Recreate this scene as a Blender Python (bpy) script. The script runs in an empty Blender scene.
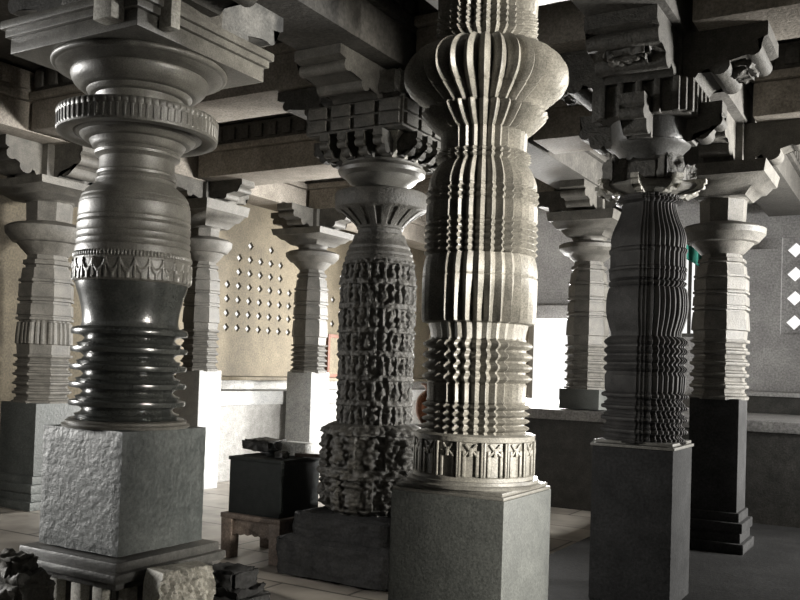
import bpy, bmesh, math, random
from mathutils import Vector, Matrix, noise
R = random.Random(7)
PI = math.pi
sc = bpy.context.scene
COL = sc.collection
# ------------------------------------------------------------------ camera
f, CX, CY = 890.0, 400.0, 345.0
psi, pit, rol = math.radians(30.5), math.radians(1.5), 0.033
CAM = Vector((0, 0, 1.6))
fw0 = Vector((-math.sin(psi), math.cos(psi), 0)); rt0 = Vector((math.cos(psi), math.sin(psi), 0)); Z = Vector((0, 0, 1))
F = fw0*math.cos(pit)+Z*math.sin(pit); U0 = Z*math.cos(pit)-fw0*math.sin(pit)
RT = rt0*math.cos(rol)+U0*math.sin(rol); UP = U0*math.cos(rol)-rt0*math.sin(rol)
cd = bpy.data.cameras.new('camera'); cam = bpy.data.objects.new('camera', cd); COL.objects.link(cam)
cd.sensor_width = 36; cd.lens = f/800*36; cd.shift_y = (CY-300)/800; cd.clip_end = 200
M = Matrix((RT, UP, -F)).transposed().to_4x4(); M.translation = CAM
cam.matrix_world = M
sc.camera = cam
def ray(px, py): return F+RT*((px-CX)/f)-UP*((py-CY)/f)
def at(px, py, d): return CAM+ray(px, py)*d
def on_v(px, py, v):
    r = ray(px, py); return CAM+r*((v-CAM.y)/r.y)
def on_u(px, py, u):
    r = ray(px, py); return CAM+r*((u-CAM.x)/r.x)
def on_z(px, py, z):
    r = ray(px, py); return CAM+r*((z-CAM.z)/r.z)
def zat(X, Y, py):
    p = Vector((X, Y, 0))-CAM
    a, b, ca, cb, t = p.dot(UP), p.dot(F), Z.dot(UP), Z.dot(F), (CY-py)/f
    return (t*b-a)/(ca-t*cb)
def mpp(X, Y, z): return (Vector((X, Y, z))-CAM).dot(F)/f
# ------------------------------------------------------------------ materials
def nt(name):
    m = bpy.data.materials.new(name); m.use_nodes = True
    n = m.node_tree; b = n.nodes['Principled BSDF']; return m, n, b
def stone(name, c1, c2, rough=.5, scale=6, bump=.15, bscale=40, rough2=None, grain=.45, spec=.5):
    m, n, b = nt(name); L = n.links.new
    tc = n.nodes.new('ShaderNodeTexCoord')
    a = n.nodes.new('ShaderNodeTexNoise'); a.inputs['Scale'].default_value = scale; a.inputs['Detail'].default_value = 8; a.inputs['Roughness'].default_value = .65
    L(tc.outputs['Object'], a.inputs['Vector'])
    r = n.nodes.new('ShaderNodeValToRGB'); r.color_ramp.elements[0].position = .32; r.color_ramp.elements[1].position = .68
    r.color_ramp.elements[0].color = (*c1, 1); r.color_ramp.elements[1].color = (*c2, 1)
    L(a.outputs['Fac'], r.inputs['Fac'])
    k = n.nodes.new('ShaderNodeTexNoise'); k.inputs['Scale'].default_value = bscale*1.6; k.inputs['Detail'].default_value = 4; k.inputs['Roughness'].default_value = .7
    L(tc.outputs['Object'], k.inputs['Vector'])
    kr = n.nodes.new('ShaderNodeMapRange'); kr.inputs['From Min'].default_value = .3; kr.inputs['From Max'].default_value = .7; kr.inputs['To Min'].default_value = 1-grain; kr.inputs['To Max'].default_value = 1+grain
    L(k.outputs['Fac'], kr.inputs['Value'])
    mg = n.nodes.new('ShaderNodeMix'); mg.data_type = 'RGBA'; mg.blend_type = 'MULTIPLY'; mg.inputs['Factor'].default_value = 1
    L(r.outputs['Color'], mg.inputs['A']); L(kr.outputs['Result'], mg.inputs['B']); L(mg.outputs['Result'], b.inputs['Base Color'])
    g = n.nodes.new('ShaderNodeTexNoise'); g.inputs['Scale'].default_value = bscale; g.inputs['Detail'].default_value = 6; g.inputs['Roughness'].default_value = .6
    L(tc.outputs['Object'], g.inputs['Vector'])
    u = n.nodes.new('ShaderNodeBump'); u.inputs['Strength'].default_value = bump; u.inputs['Distance'].default_value = .02
    L(g.outputs['Fac'], u.inputs['Height']); L(u.outputs['Normal'], b.inputs['Normal'])
    mr = n.nodes.new('ShaderNodeMapRange'); mr.inputs['To Min'].default_value = rough; mr.inputs['To Max'].default_value = rough2 if rough2 else min(1, rough+.2)
    L(a.outputs['Fac'], mr.inputs['Value']); L(mr.outputs['Result'], b.inputs['Roughness'])
    b.inputs['Specular IOR Level'].default_value = spec
    return m
MAT = {}
MAT['polish'] = stone('polished_soapstone', (.022, .024, .023), (.048, .05, .046), .16, 9, .04, 60, .3, spec=.8)
MAT['polish2'] = stone('worn_soapstone', (.075, .072, .064), (.14, .135, .12), .34, 9, .12, 90, .5, spec=.6)
MAT['block'] = stone('rough_soapstone', (.032, .037, .036), (.07, .076, .073), .42, 5, .4, 34, .7)
MAT['blockb'] = stone('smooth_soapstone', (.044, .047, .044), (.076, .08, .074), .5, 5, .12, 60, .6)
MAT['flute'] = stone('grey_soapstone', (.10, .096, .084), (.20, .19, .165), .36, 8, .12, 80, .55)
MAT['carved'] = stone('carved_soapstone', (.035, .033, .028), (.085, .08, .07), .5, 14, .5, 55, .75)
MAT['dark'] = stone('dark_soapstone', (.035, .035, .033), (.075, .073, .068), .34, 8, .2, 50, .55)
MAT['pale'] = stone('pale_stone', (.24, .23, .20), (.40, .385, .34), .6, 7, .2, 45, .8)
MAT['beam'] = stone('beam_stone', (.17, .15, .125), (.31, .28, .24), .65, 4, .3, 30, .85)
MAT['wall'] = stone('ochre_wall_stone', (.085, .07, .046), (.15, .126, .086), .7, 3, .25, 25, .9)
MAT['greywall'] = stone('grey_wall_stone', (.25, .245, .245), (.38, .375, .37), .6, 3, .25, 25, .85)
MAT['bench'] = stone('whitish_stone', (.27, .275, .275), (.40, .40, .39), .55, 10, .25, 50, .8)
MAT['benchwall'] = stone('light_bench_stone', (.22, .215, .205), (.36, .355, .34), .6, 10, .4, 50, .85)
MAT['darkpolish'] = stone('dark_ribbed_soapstone', (.028, .027, .027), (.06, .058, .056), .3, 9, .15, 80, .5)
MAT['ceil'] = stone('shade_toned_stone', (.04, .037, .033), (.085, .08, .07), .7, 3, .5, 20, .9)  # dark tone carries shade on friezes and long beams, cuts wall bounce
MAT['black'] = stone('black_painted_metal', (.008, .01, .01), (.018, .021, .02), .6, 20, .25, 120, .8, spec=.25)
MAT['wood'] = stone('worn_wood', (.10, .075, .06), (.20, .155, .125), .55, 12, .2, 40, .75)
MAT['copper'] = stone('copper_metal', (.15, .06, .035), (.24, .10, .05), .22, 10, .05, 40, .35); MAT['copper'].node_tree.nodes['Principled BSDF'].inputs['Metallic'].default_value = .8
MAT['teal'] = stone('teal_cloth', (.02, .16, .12), (.03, .22, .17), .8, 10, .2, 80, .9)
MAT['redwood'] = stone('red_brown_wood', (.08, .028, .016), (.13, .05, .028), .5, 12, .1, 40, .7)
MAT['paper'] = stone('white_board', (.6, .6, .58), (.75, .74, .7), .7, 5, .05, 30, .8)
MAT['greystone'] = stone('weathered_grey_stone', (.05, .047, .041), (.115, .108, .094), .5, 8, .3, 60, .75)
MAT['nearblack'] = stone('near_black_stone', (.011, .011, .011), (.028, .028, .028), .8, 4, .2, 30, .95, spec=.2)  # near-black tone that puts the floor's shade into the dais colour
def floor_mat():
    m, n, b = nt('stone_slab_floor'); L = n.links.new
    tc = n.nodes.new('ShaderNodeTexCoord')
    br = n.nodes.new('ShaderNodeTexBrick'); br.inputs['Scale'].default_value = 1; br.inputs['Brick Width'].default_value = 1.15; br.inputs['Row Height'].default_value = .75
    br.inputs['Mortar Size'].default_value = .012; br.inputs['Color1'].default_value = (.42, .39, .345, 1); br.inputs['Color2'].default_value = (.30, .27, .235, 1); br.inputs['Mortar'].default_value = (.05, .045, .04, 1)
    L(tc.outputs['Object'], br.inputs['Vector'])
    a = n.nodes.new('ShaderNodeTexNoise'); a.inputs['Scale'].default_value = 3; a.inputs['Detail'].default_value = 8
    L(tc.outputs['Object'], a.inputs['Vector'])
    mx = n.nodes.new('ShaderNodeMix'); mx.data_type = 'RGBA'; mx.blend_type = 'MULTIPLY'; mx.inputs['Factor'].default_value = .8
    r = n.nodes.new('ShaderNodeValToRGB'); r.color_ramp.elements[0].color = (.4, .4, .4, 1); r.color_ramp.elements[0].position = .3; r.color_ramp.elements[1].position = .65
    L(a.outputs['Fac'], r.inputs['Fac']); L(br.outputs['Color'], mx.inputs['A']); L(r.outputs['Color'], mx.inputs['B'])
    L(mx.outputs['Result'], b.inputs['Base Color'])
    b.inputs['Roughness'].default_value = .45
    u = n.nodes.new('ShaderNodeBump'); u.inputs['Strength'].default_value = .35; u.inputs['Distance'].default_value = .02
    g = n.nodes.new('ShaderNodeMath'); g.operation = 'SUBTRACT'; L(a.outputs['Fac'], g.inputs[0]); L(br.outputs['Fac'], g.inputs[1])
    L(g.outputs[0], u.inputs['Height']); L(u.outputs['Normal'], b.inputs['Normal'])
    return m
MAT['floor'] = floor_mat()
# ------------------------------------------------------------------ object helpers
def tag(o, label, cat, group=None, kind=None):
    o['label'] = label; o['category'] = cat; o['kind'] = 'thing'
    if group: o['group'] = group
    if kind: o['kind'] = kind
    return o
def thing(name, label, cat, loc, group=None):
    o = bpy.data.objects.new(name, None); o.empty_display_size = .1; COL.objects.link(o); o.location = loc
    return tag(o, label, cat, group)
def build(name, bm, mat, parent=None, loc=(0, 0, 0), sharp=35, recalc=True):
    if recalc: bmesh.ops.recalc_face_normals(bm, faces=bm.faces)
    me = bpy.data.meshes.new(name); bm.to_mesh(me); bm.free()
    for p in me.polygons: p.use_smooth = True
    me.set_sharp_from_angle(angle=math.radians(sharp))
    me.materials.append(MAT[mat]); o = bpy.data.objects.new(name, me); COL.objects.link(o)
    o.location = loc
    if parent: o.parent = parent
    return o
def struct(name, bm, mat, loc=(0, 0, 0)):
    o = build(name, bm, mat, None, loc); o['kind'] = 'structure'; return o
def bx(bm, c, s, bev=0, rz=0, taper=1):
    """box centred at c=(x,y,z) with full size s; taper scales the top"""
    vs = []
    for dz in (-.5, .5):
        k = taper if dz > 0 else 1
        for dx, dy in ((-.5, -.5), (.5, -.5), (.5, .5), (-.5, .5)):
            v = Vector((dx*s[0]*k, dy*s[1]*k, 0)); v.rotate(Matrix.Rotation(rz, 3, 'Z'))
            vs.append(bm.verts.new((c[0]+v.x, c[1]+v.y, c[2]+dz*s[2])))
    fs = [bm.faces.new([vs[i] for i in q]) for q in ((3, 2, 1, 0), (4, 5, 6, 7), (0, 1, 5, 4), (1, 2, 6, 5), (2, 3, 7, 6), (3, 0, 4, 7))]
    if bev:
        es = set(e for q in fs for e in q.edges)
        bmesh.ops.bevel(bm, geom=list(es), offset=bev, segments=2, profile=.6, affect='EDGES')
    return vs
def box(name, c, s, mat, parent=None, bev=.008, rz=0, taper=1):
    bm = bmesh.new(); bx(bm, (0, 0, 0), s, bev, rz, taper); return build(name, bm, mat, parent, c)
def rough_box(bm, c, s, n=12, amp=.02, sc_=9, seed=0, rnd=.04):
    """box with chiselled, lumpy faces"""
    t = bmesh.new(); bx(t, (0, 0, 0), s)
    bmesh.ops.subdivide_edges(t, edges=t.edges[:], cuts=n, use_grid_fill=True)
    t.normal_update()
    off = Vector((seed*7.3, seed*3.1, seed*1.7))
    mv = []
    for v in t.verts:
        h = noise.noise(v.co*sc_+off)+.5*noise.noise(v.co*sc_*2.3+off)+.3*abs(noise.noise(v.co*sc_*5+off))
        mv.append(v.normal*h*amp)
    for v, d in zip(t.verts, mv):
        p = v.co; e = [abs(p[i])/(s[i]/2) for i in range(3)]
        k = sorted(e)[1]
        if k > .85: p -= Vector([p[i]/s[i]*2*rnd*(k-.85)/.15*(e[i] > .8) for i in range(3)])
        v.co = p+d+Vector(c)
    me = bpy.data.meshes.new('t'); t.to_mesh(me); t.free(); bm.from_mesh(me); bpy.data.meshes.remove(me)
def circle(n): return [(math.cos(2*PI*i/n), math.sin(2*PI*i/n)) for i in range(n)]
def ngon(n, ph): return [(math.cos(2*PI*i/n+ph), math.sin(2*PI*i/n+ph)) for i in range(n)]
OCT = ngon(8, PI/8)
def notched(k=.78, m=.62):
    """square with twice stepped corners, unit half-width"""
    q = [(1, -m), (1, m), (k+.11, m), (k+.11, k), (k, k), (k, k+.11), (m, k+.11), (m, 1)]
    out = []
    for i in range(4):
        c, s = math.cos(i*PI/2), math.sin(i*PI/2)
        out += [(x*c-y*s, x*s+y*c) for x, y in q[(0 if i == 0 else 1):]]
    return out[:-1]
NOT = notched()
def star(t, sub=3, a=.085):
    """t-pointed star made of turned squares"""
    o = []
    for i in range(t*2*sub):
        th = 2*PI*i/(t*2*sub); o.append((th, abs(((i/sub) % 2)-1)))
    return o
def loft(bm, rings):
    vr = [[bm.verts.new(p) for p in r] for r in rings]
    n = len(rings[0])
    for a, b in zip(vr, vr[1:]):
        for i in range(n):
            j = (i+1) % n; bm.faces.new((a[i], a[j], b[j], b[i]))
    bm.faces.new(vr[0][::-1]); bm.faces.new(vr[-1])
def lathe(bm, prof, poly, fn=None):
    """prof: list of (z, r); poly: unit plan outline; fn(theta, z, r) -> radius factor"""
    rings = []
    for z, r in prof:
        ring = []
        for x, y in poly:
            k = fn(math.atan2(y, x), z, r) if fn else 1
            ring.append((x*r*k, y*r*k, z))
        rings.append(ring)
    loft(bm, rings)
def smooth(pts, n=5):
    """Catmull-Rom through (a, b) points"""
    o = []
    for i in range(len(pts)-1):
        p0, p1, p2, p3 = pts[max(i-1, 0)], pts[i], pts[i+1], pts[min(i+2, len(pts)-1)]
        for k in range(n):
            t = k/n
            o.append(tuple(.5*((2*p1[c])+(-p0[c]+p2[c])*t+(2*p0[c]-5*p1[c]+4*p2[c]-p3[c])*t*t+(-p0[c]+3*p1[c]-3*p2[c]+p3[c])*t**3) for c in range(len(p1))))
    o.append(tuple(pts[-1])); return o
def tori(y0, y1, hw, dep, n, pts=5, sharp=1.0):
    """n stacked rounded rings between y0 and y1, outer hw, inner hw-dep (pixel units)"""
    o = []; h = (y1-y0)/n
    for i in range(n):
        for k in range(pts):
            t = (k+.5)/pts; o.append((y0+h*(i+t), hw-dep+dep*math.sin(PI*t)**sharp))
    return o
def fins(y0, y1, hw, dep, n):
    """thin sharp fins with rounded hollows between"""
    o = []; h = (y1-y0)/n
    for i in range(n):
        a = y0+h*i
        o += [(a, hw), (a+h*.13, hw+.3), (a+h*.26, hw-.4), (a+h*.33, hw-dep*.75), (a+h*.5, hw-dep), (a+h*.66, hw-dep*.8), (a+h*.76, hw-dep*.42), (a+h*.84, hw-dep*.5), (a+h*.9, hw-dep*.55)]
    o.append((y1, hw)); return o
class Pillar:
    def __init__(s, name, label, px, py, d, ybase=None, zbase=None, group='carved stone pillars of the hall'):
        p = at(px, py, d); s.X, s.Y = p.x, p.y
        s.z0 = zbase if zbase is not None else zat(s.X, s.Y, ybase)
        s.e = thing(name, label, 'pillar', (s.X, s.Y, s.z0), group)
    def z(s, y): return zat(s.X, s.Y, y)-s.z0
    def m(s, hw, y): return hw*mpp(s.X, s.Y, zat(s.X, s.Y, y))
    def prof(s, pts): return [(s.z(y), s.m(h, y)) for y, h in pts]
    def part(s, name, pts, poly, mat, fn=None, sharp=35, fix=None):
        bm = bmesh.new(); lathe(bm, s.prof(pts), poly, fn); return build(name, bm, mat, s.e, sharp=sharp)
    def cube(s, name, y0, y1, side, mat, bev=.01, off=(0, 0)):
        a, b = s.z(y0), s.z(y1)
        return box(name, (off[0], off[1], (a+b)/2), (side, side, abs(a-b)), mat, s.e, bev)
def scroll(bm, L, h, w, ang, z, r0=0, seed=0):
    """carved bracket: an S-scrolled arm reaching out to L, h tall, w wide"""
    p = [(r0, 0), (r0+(L-r0)*.18, 0), (r0+(L-r0)*.22, h*.1)]
    c = (r0+(L-r0)*.46, h*.22); rr = h*.2
    for k in range(8):
        a = -PI*.95+k*PI*1.05/7; p.append((c[0]+math.cos(a)*rr*1.1, c[1]+math.sin(a)*rr))
    p += [(r0+(L-r0)*.72, h*.36)]
    c = (r0+(L-r0)*.84, h*.5); rr = h*.17
    for k in range(8):
        a = -PI*.7+k*PI*1.05/7; p.append((c[0]+math.cos(a)*rr*1.0, c[1]+math.sin(a)*rr))
    p += [(L*.97, h*.68), (L, h*.72), (L, h), (r0, h)]
    ca, sa = math.cos(ang), math.sin(ang)
    def P(r, zz, t): return (r*ca-t*sa, r*sa+t*ca, z+zz)
    a = [bm.verts.new(P(r, zz, -w/2)) for r, zz in p]; b = [bm.verts.new(P(r, zz, w/2)) for r, zz in p]
    n = len(p)
    for i in range(n):
        j = (i+1) % n; bm.faces.new((a[i], a[j], b[j], b[i]))
    fa = bm.faces.new(a[::-1]); fb = bm.faces.new(b)
    bmesh.ops.triangulate(bm, faces=[fa, fb])
def brackets(pl, y0, y1, L, w, mat, r0=0, name='scroll_bracket', dirs=range(4)):
    a, b = pl.z(y0), pl.z(y1)
    for k in dirs:
        bm = bmesh.new(); scroll(bm, L, abs(b-a), w, k*PI/2, min(a, b), r0); build(name, bm, mat, pl.e, sharp=40)
def teeth(n, a, duty=.5):
    def fn(th, z, r):
        t = (th/(2*PI)*n) % 1
        return 1-a*(0 if t < duty else 1)
    return fn
def dense(pts, step):
    o = []
    for p, q in zip(pts, pts[1:]):
        n = max(1, int(abs(q[0]-p[0])/step))
        o += [tuple(p[c]+(q[c]-p[c])*k/n for c in range(len(p))) for k in range(n)]
    return o+[tuple(pts[-1])]
def relief(tiers, n, amp, seed=0, nz=.02):
    """tiers: z levels from the top down; rows of little niches with a figure in each"""
    def fn(th, z, r):
        k = 1+nz*noise.noise(Vector((math.cos(th)*9, math.sin(th)*9, z*30+seed)))
        for i in range(len(tiers)-1):
            if tiers[i] >= z >= tiers[i+1]:
                t = (tiers[i]-z)/(tiers[i]-tiers[i+1]); u = (th/(2*PI)*n+.5*(i % 2)) % 1
                if t < .12: return k+amp*.7
                if t > .88: return k+amp*.35
                if abs(u-.5) > .40: return k+amp*.45
                e = ((u-.5)/.2)**2+((t-.6)/.26)**2; hd = ((u-.5)/.11)**2+((t-.28)/.1)**2
                if e < 1: return k-amp*.6+amp*1.1*math.sqrt(1-e)
                if hd < 1: return k-amp*.6+amp*1.0*math.sqrt(1-hd)
                return k-amp*.8
        return k
    return fn
C128 = circle(128); C240 = circle(240)
# ================================================================== PILLAR A: polished, lathe turned, left foreground
A = Pillar('turned_pillar', 'polished dark lathe-turned round pillar on a rough square block, nearest on the left', 124, 490, 4.6, ybase=541.7)
SA = .575
bm = bmesh.new(); h = A.z(425.5)
rough_box(bm, (0, 0, h/2), (SA, SA, h), 40, .0022, 16, 3, .004); build('pedestal_block', bm, 'block', A.e, sharp=40)
A.part('base_plate', [(426, 61), (423.5, 62), (422, 58), (420, 58.5), (418.5, 55)], C128, 'polish2')
A.part('ringed_base', [(419, 46)]+list(reversed(fins(331, 418, 56, 13, 5)))+[(329.5, 55), (328, 50)], C128, 'polish', sharp=50)
A.part('vase_body', smooth([(332, 49), (328, 47.5), (322, 46.3), (312, 47.2), (300, 50), (290, 53), (280, 55)], 5), C128, 'polish')
zg0, zg1 = A.z(257), A.z(284)
def garland(th, z, r):
    t = (zg0-z)/(zg0-zg1); u = (th/(2*PI)*26) % 1
    if t < .16: return 1+.022*abs(math.sin(th*52))
    if t < .24: return .992
    arc = .30+.40*(1-(2*u-1)**2)
    d = abs(t-arc)
    tas = abs(u-.0) < .09 or abs(u-1) < .09
    k = 1.0
    if d < .08: k = 1.022
    if tas and .25 < t < .95: k = 1.025
    if abs(u-.5) < .1 and .72 < t < .97: k = 1.02
    if t > .86: k = max(k, 1.0-.01*(t > .97))
    return k
A.part('garland_band', dense([(285, 54.5), (283, 56.4), (258, 56.3), (256, 55.3)], 1.0), circle(520), 'polish2', garland, sharp=60)
A.part('shoulder', [(258, 56), (254, 56), (250, 55.4), (248.6, 54), (247, 55), (244, 55.2), (242, 53.6), (240.5, 54.6), (237, 54.8), (235.5, 53.2), (233, 54.6), (228, 54.8), (226.5, 53), (225, 54.5), (222, 54.5), (220.8, 53.4), (219, 54.3)]
       + [(208, 53.7), (206.8, 52.4), (205, 53.2), (202.5, 52.4), (201.3, 51.2), (200, 51.8)] + smooth([(198, 50.5), (194, 47.5), (190, 43), (187, 39)], 4)
       + [(186.5, 37), (185, 38.5), (183, 39.2), (181, 38), (179.8, 36.2), (178, 38.2), (175.5, 38.4), (174, 36.8), (172, 36.4), (162, 36.4), (160.5, 38), (158.5, 41), (156, 41.5), (154.5, 39.5), (153.5, 40.5), (152, 39)], C128, 'polish2')
def beadband(th, z, r):
    t = (z-A.z(139))/(A.z(118)-A.z(139)); u = (th/(2*PI)*72) % 1
    if t > .68: return 1+.016*math.sqrt(max(0, 1-((u-.5)/.5)**2))*(1-((t-.84)/.16)**2 if abs(t-.84) < .16 else 0)
    if t > .12: return 1+.012*(abs(u-.5) < .22)
    return 1.004
A.part('disc', smooth([(153, 39.5), (151, 43), (147.5, 45), (145, 46.5)], 3)+[(144.6, 50)]+smooth([(144, 51.5), (141.5, 54.5), (139.6, 56)], 3)+[(139.2, 59), (137.5, 60.5), (137, 62), (138.2, 63), (139.6, 70), (139.8, 75.5)]
       + dense([(139, 76.8), (118.5, 77.2)], .7)+[(117.6, 76.5), (116.8, 73), (115.5, 60), (113, 44)], circle(576), 'polish2', lambda th, z, r: beadband(th, z, r) if A.z(139) <= z <= A.z(118.4) and r > A.m(76, 125) else 1, sharp=45)
A.part('bell_capital', [(116, 40), (107, 40), (104, 42), (101, 43)]+[(100.5, 46)]+smooth([(100, 47.5), (97.5, 50), (96, 51)], 3)+[(95.6, 54)]+smooth([(95, 56), (90, 62.5), (85, 65.5), (81, 66.5), (79.5, 65.8)], 4)+[(79, 67.5)]
       + smooth([(78.6, 69), (77.5, 73.5), (75.6, 78.5), (74.8, 80)], 4)+[(74.5, 81.5)]+smooth([(74.2, 83), (72.5, 84.6), (70.5, 84.6), (69, 83)], 3)+[(67, 78)], C128, 'polish2', sharp=40)
a0 = A.z(69); ZA = A.z0
bm = bmesh.new(); bx(bm, (0, 0, a0+.04), (.90, .90, .08), .006); bx(bm, (0, 0, a0+.10), (.94, .94, .04), .006); bx(bm, (0, 0, a0+.14), (.98, .98, .045), .012)
build('abacus_slab', bm, 'polish2', A.e)
for ox, oy, wx, wy in ((.32, -.50, .12, .08), (.50, -.30, .08, .06)):
    box('bracket_post', (ox, oy, a0+.27), (wx, wy, .5), 'pale', A.e, .008)
bm = bmesh.new(); hc_ = 3.845-ZA-a0-.17; rough_box(bm, (0, 0, a0+.17+hc_/2), (.62, .62, hc_), 14, .015, 10, 8); build('capital_block', bm, 'carved', A.e)
for k in range(4):
    bm = bmesh.new(); scroll(bm, .95, .30, .34, k*PI/2, a0+.28, .25); build('scroll_bracket', bm, 'dark', A.e, sharp=40)
ZT = A.z0
# plinth under A
PL = thing('shrine_plinth', 'low moulded stone plinth with pilasters carrying the polished round pillar', 'plinth', (A.X, A.Y, 0))
bm = bmesh.new(); bx(bm, (0, 0, ZT-.030), (.70, .70, .05), .012); bx(bm, (0, 0, ZT-.075), (.76, .76, .05), .02); bx(bm, (0, 0, ZT-.12), (.66, .66, .04), .01)
build('top_moulding', bm, 'dark', PL)
bm = bmesh.new(); bx(bm, (0, 0, (ZT-.14)/2), (.54, .54, ZT-.14), .01); build('core', bm, 'dark', PL)
for sx, sy in ((-.12, -1), (.05, -1), (.2, -1), (1, -.22), (1, -.06), (-1, 0), (0, 1)):
    x = sx*(.29 if abs(sx) == 1 else 1); y = sy*(.29 if abs(sy) == 1 else 1)
    box('pilaster', (x, y, ZT-.14-.12), (.07, .07, .24), 'pale', PL, .01)
bm = bmesh.new(); lathe(bm, [(0, .52), (.10, .52), (.13, .47), (.16, .50), (ZT-.42, .50), (ZT-.39, .46), (ZT-.37, .43)], [(x*1.0, y*1.0) for x, y in ngon(4, PI/4)]); build('foot_moulding', bm, 'pale', PL)
def stele(name, label, x, y, rz, w, h, t, seed, mat, ang=0):
    o = thing(name, label, 'carving', (x, y, 0)); o.rotation_euler.z = rz
    bm = bmesh.new(); n = 40; rows = 48
    def front(u, v):
        a = abs(u-.5)*2
        hgt = noise.noise(Vector((u*9+seed, v*9, 0)))*.35+.3*noise.noise(Vector((u*22, v*22+seed, 1)))
        hgt += .5*(((u-.5)/.2)**2+((v-.62)/.22)**2 < 1)*math.sqrt(max(0, 1-((u-.5)/.2)**2-((v-.62)/.22)**2))
        hgt += .45*(abs(math.hypot((u-.5)/.9, (v-.66)/.8)-.36) < .05)
        hgt += .4*(a > .88)
        hgt += .5*noise.noise(Vector((u*34+seed, v*40, 4)))
        return hgt*.05
    g = [[None]*(n+1) for _ in range(rows+1)]; b = [[None]*(n+1) for _ in range(rows+1)]
    for j in range(rows+1):
        for i in range(n+1):
            u, v = i/n, j/rows; ww = w*(1-.12*max(0, (v-.85)/.15)**2)
            g[j][i] = bm.verts.new(((u-.5)*ww, -t/2-front(u, v), v*h)); b[j][i] = bm.verts.new(((u-.5)*ww, t/2, v*h))
    for j in range(rows):
        for i in range(n):
            bm.faces.new((g[j][i], g[j][i+1], g[j+1][i+1], g[j+1][i])); bm.faces.new((b[j][i], b[j+1][i], b[j+1][i+1], b[j][i+1]))
    for j in range(rows):
        bm.faces.new((g[j][0], g[j+1][0], b[j+1][0], b[j][0])); bm.faces.new((g[j][n], b[j][n], b[j+1][n], g[j+1][n]))
    for i in range(n):
        bm.faces.new((g[0][i], b[0][i], b[0][i+1], g[0][i+1])); bm.faces.new((g[rows][i], g[rows][i+1], b[rows][i+1], b[rows][i]))
    build('relief_slab', bm, mat, o, sharp=60)
    box('foot', (0, 0, .03), (w*1.1, t+.1, .06), mat, o, .01)
    return o
stele('carved_stele', 'pale carved upright slab standing below the front corner of the polished pillar block', A.X+.53, A.Y-.13, PI/2-.25, .30, ZT-.03, .12, 3, 'pale')
o = thing('carved_stone', 'dark lumpy carved stone at lower left below the rough square block', 'carving', (A.X-.10, A.Y-.55, 0))
bm = bmesh.new(); rough_box(bm, (0, 0, .295), (.34, .22, .59), 36, .028, 17, 5, .03); build('carved_body', bm, 'greystone', o, sharp=60)
bm = bmesh.new(); rough_box(bm, (-.04, 0, .62), (.22, .16, .09), 18, .02, 18, 9, .03); build('carved_top', bm, 'greystone', o, sharp=60)
o = thing('carved_stone', 'black rough stone right of the pale carved slab', 'carving', (A.X+.58, A.Y+.21, 0))
bm = bmesh.new(); rough_box(bm, (0, 0, .24), (.28, .26, .48), 26, .03, 12, 15, .04); build('carved_body', bm, 'nearblack', o, sharp=60)
bm = bmesh.new(); rough_box(bm, (-.02, .0, .52), (.2, .2, .1), 14, .02, 14, 16, .03); build('carved_top', bm, 'nearblack', o, sharp=60)
# ================================================================== PILLAR B: fluted, centre
B = Pillar('fluted_pillar', 'tall grey star-fluted pillar with a mushroom lotus capital, in the centre foreground', 471, 560, 4.6, zbase=.1)
SB = .619
NB = 32; SUB = 3
PB = circle(NB*2*SUB)
def star_part(pl, name, pts, mat, n=NB, sub=SUB, p=1.0, sharp=28):
    bm = bmesh.new(); rings = []
    for q in pts:
        y, hw, a = q[:3]; z, r = pl.z(y), pl.m(hw, y); ring = []
        for i in range(n*2*sub):
            th = 2*PI*i/(n*2*sub)+PI/n*.3; g = abs(((i/sub) % 2)-1)**p; k = r*(1-a*(1-g))
            ring.append((math.cos(th)*k, math.sin(th)*k, z))
        rings.append(ring)
    loft(bm, rings); return build(name, bm, mat, pl.e, sharp=sharp)
hb = B.z(489)
bm = bmesh.new(); bx(bm, (0, 0, hb/2), (SB, SB, hb), .006); build('pedestal_block', bm, 'blockb', B.e)
bm = bmesh.new(); hz = B.z(486)
bx(bm, (0, 0, hb+.008), (SB*.99, SB*.99, .016), .004); bx(bm, (0, 0, hb+.026), (SB*.95, SB*.95, .02), .006)
lathe(bm, [(hb+.036, .345), (hb+.05, .35), (hb+.056, .335), (hb+.072, .335)], ngon(16, PI/16)); build('base_moulding', bm, 'polish2', B.e)
b0, b1 = hb+.07, B.z(433)
bm = bmesh.new(); rr = B.m(58.5, 455)
lathe(bm, [(b0, rr*1.03), (b0+.02, rr*1.03), (b0+.026, rr), (b1-.03, rr), (b1-.024, rr*1.03), (b1, rr*1.04), (b1+.008, rr*.97)], ngon(16, PI/16))
band = build('carved_band', bm, 'flute', B.e, sharp=40)
ap = rr*math.cos(PI/16); fw = 2*rr*math.sin(PI/16); zm = (b0+b1)/2; H = b1-b0-.05
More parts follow.
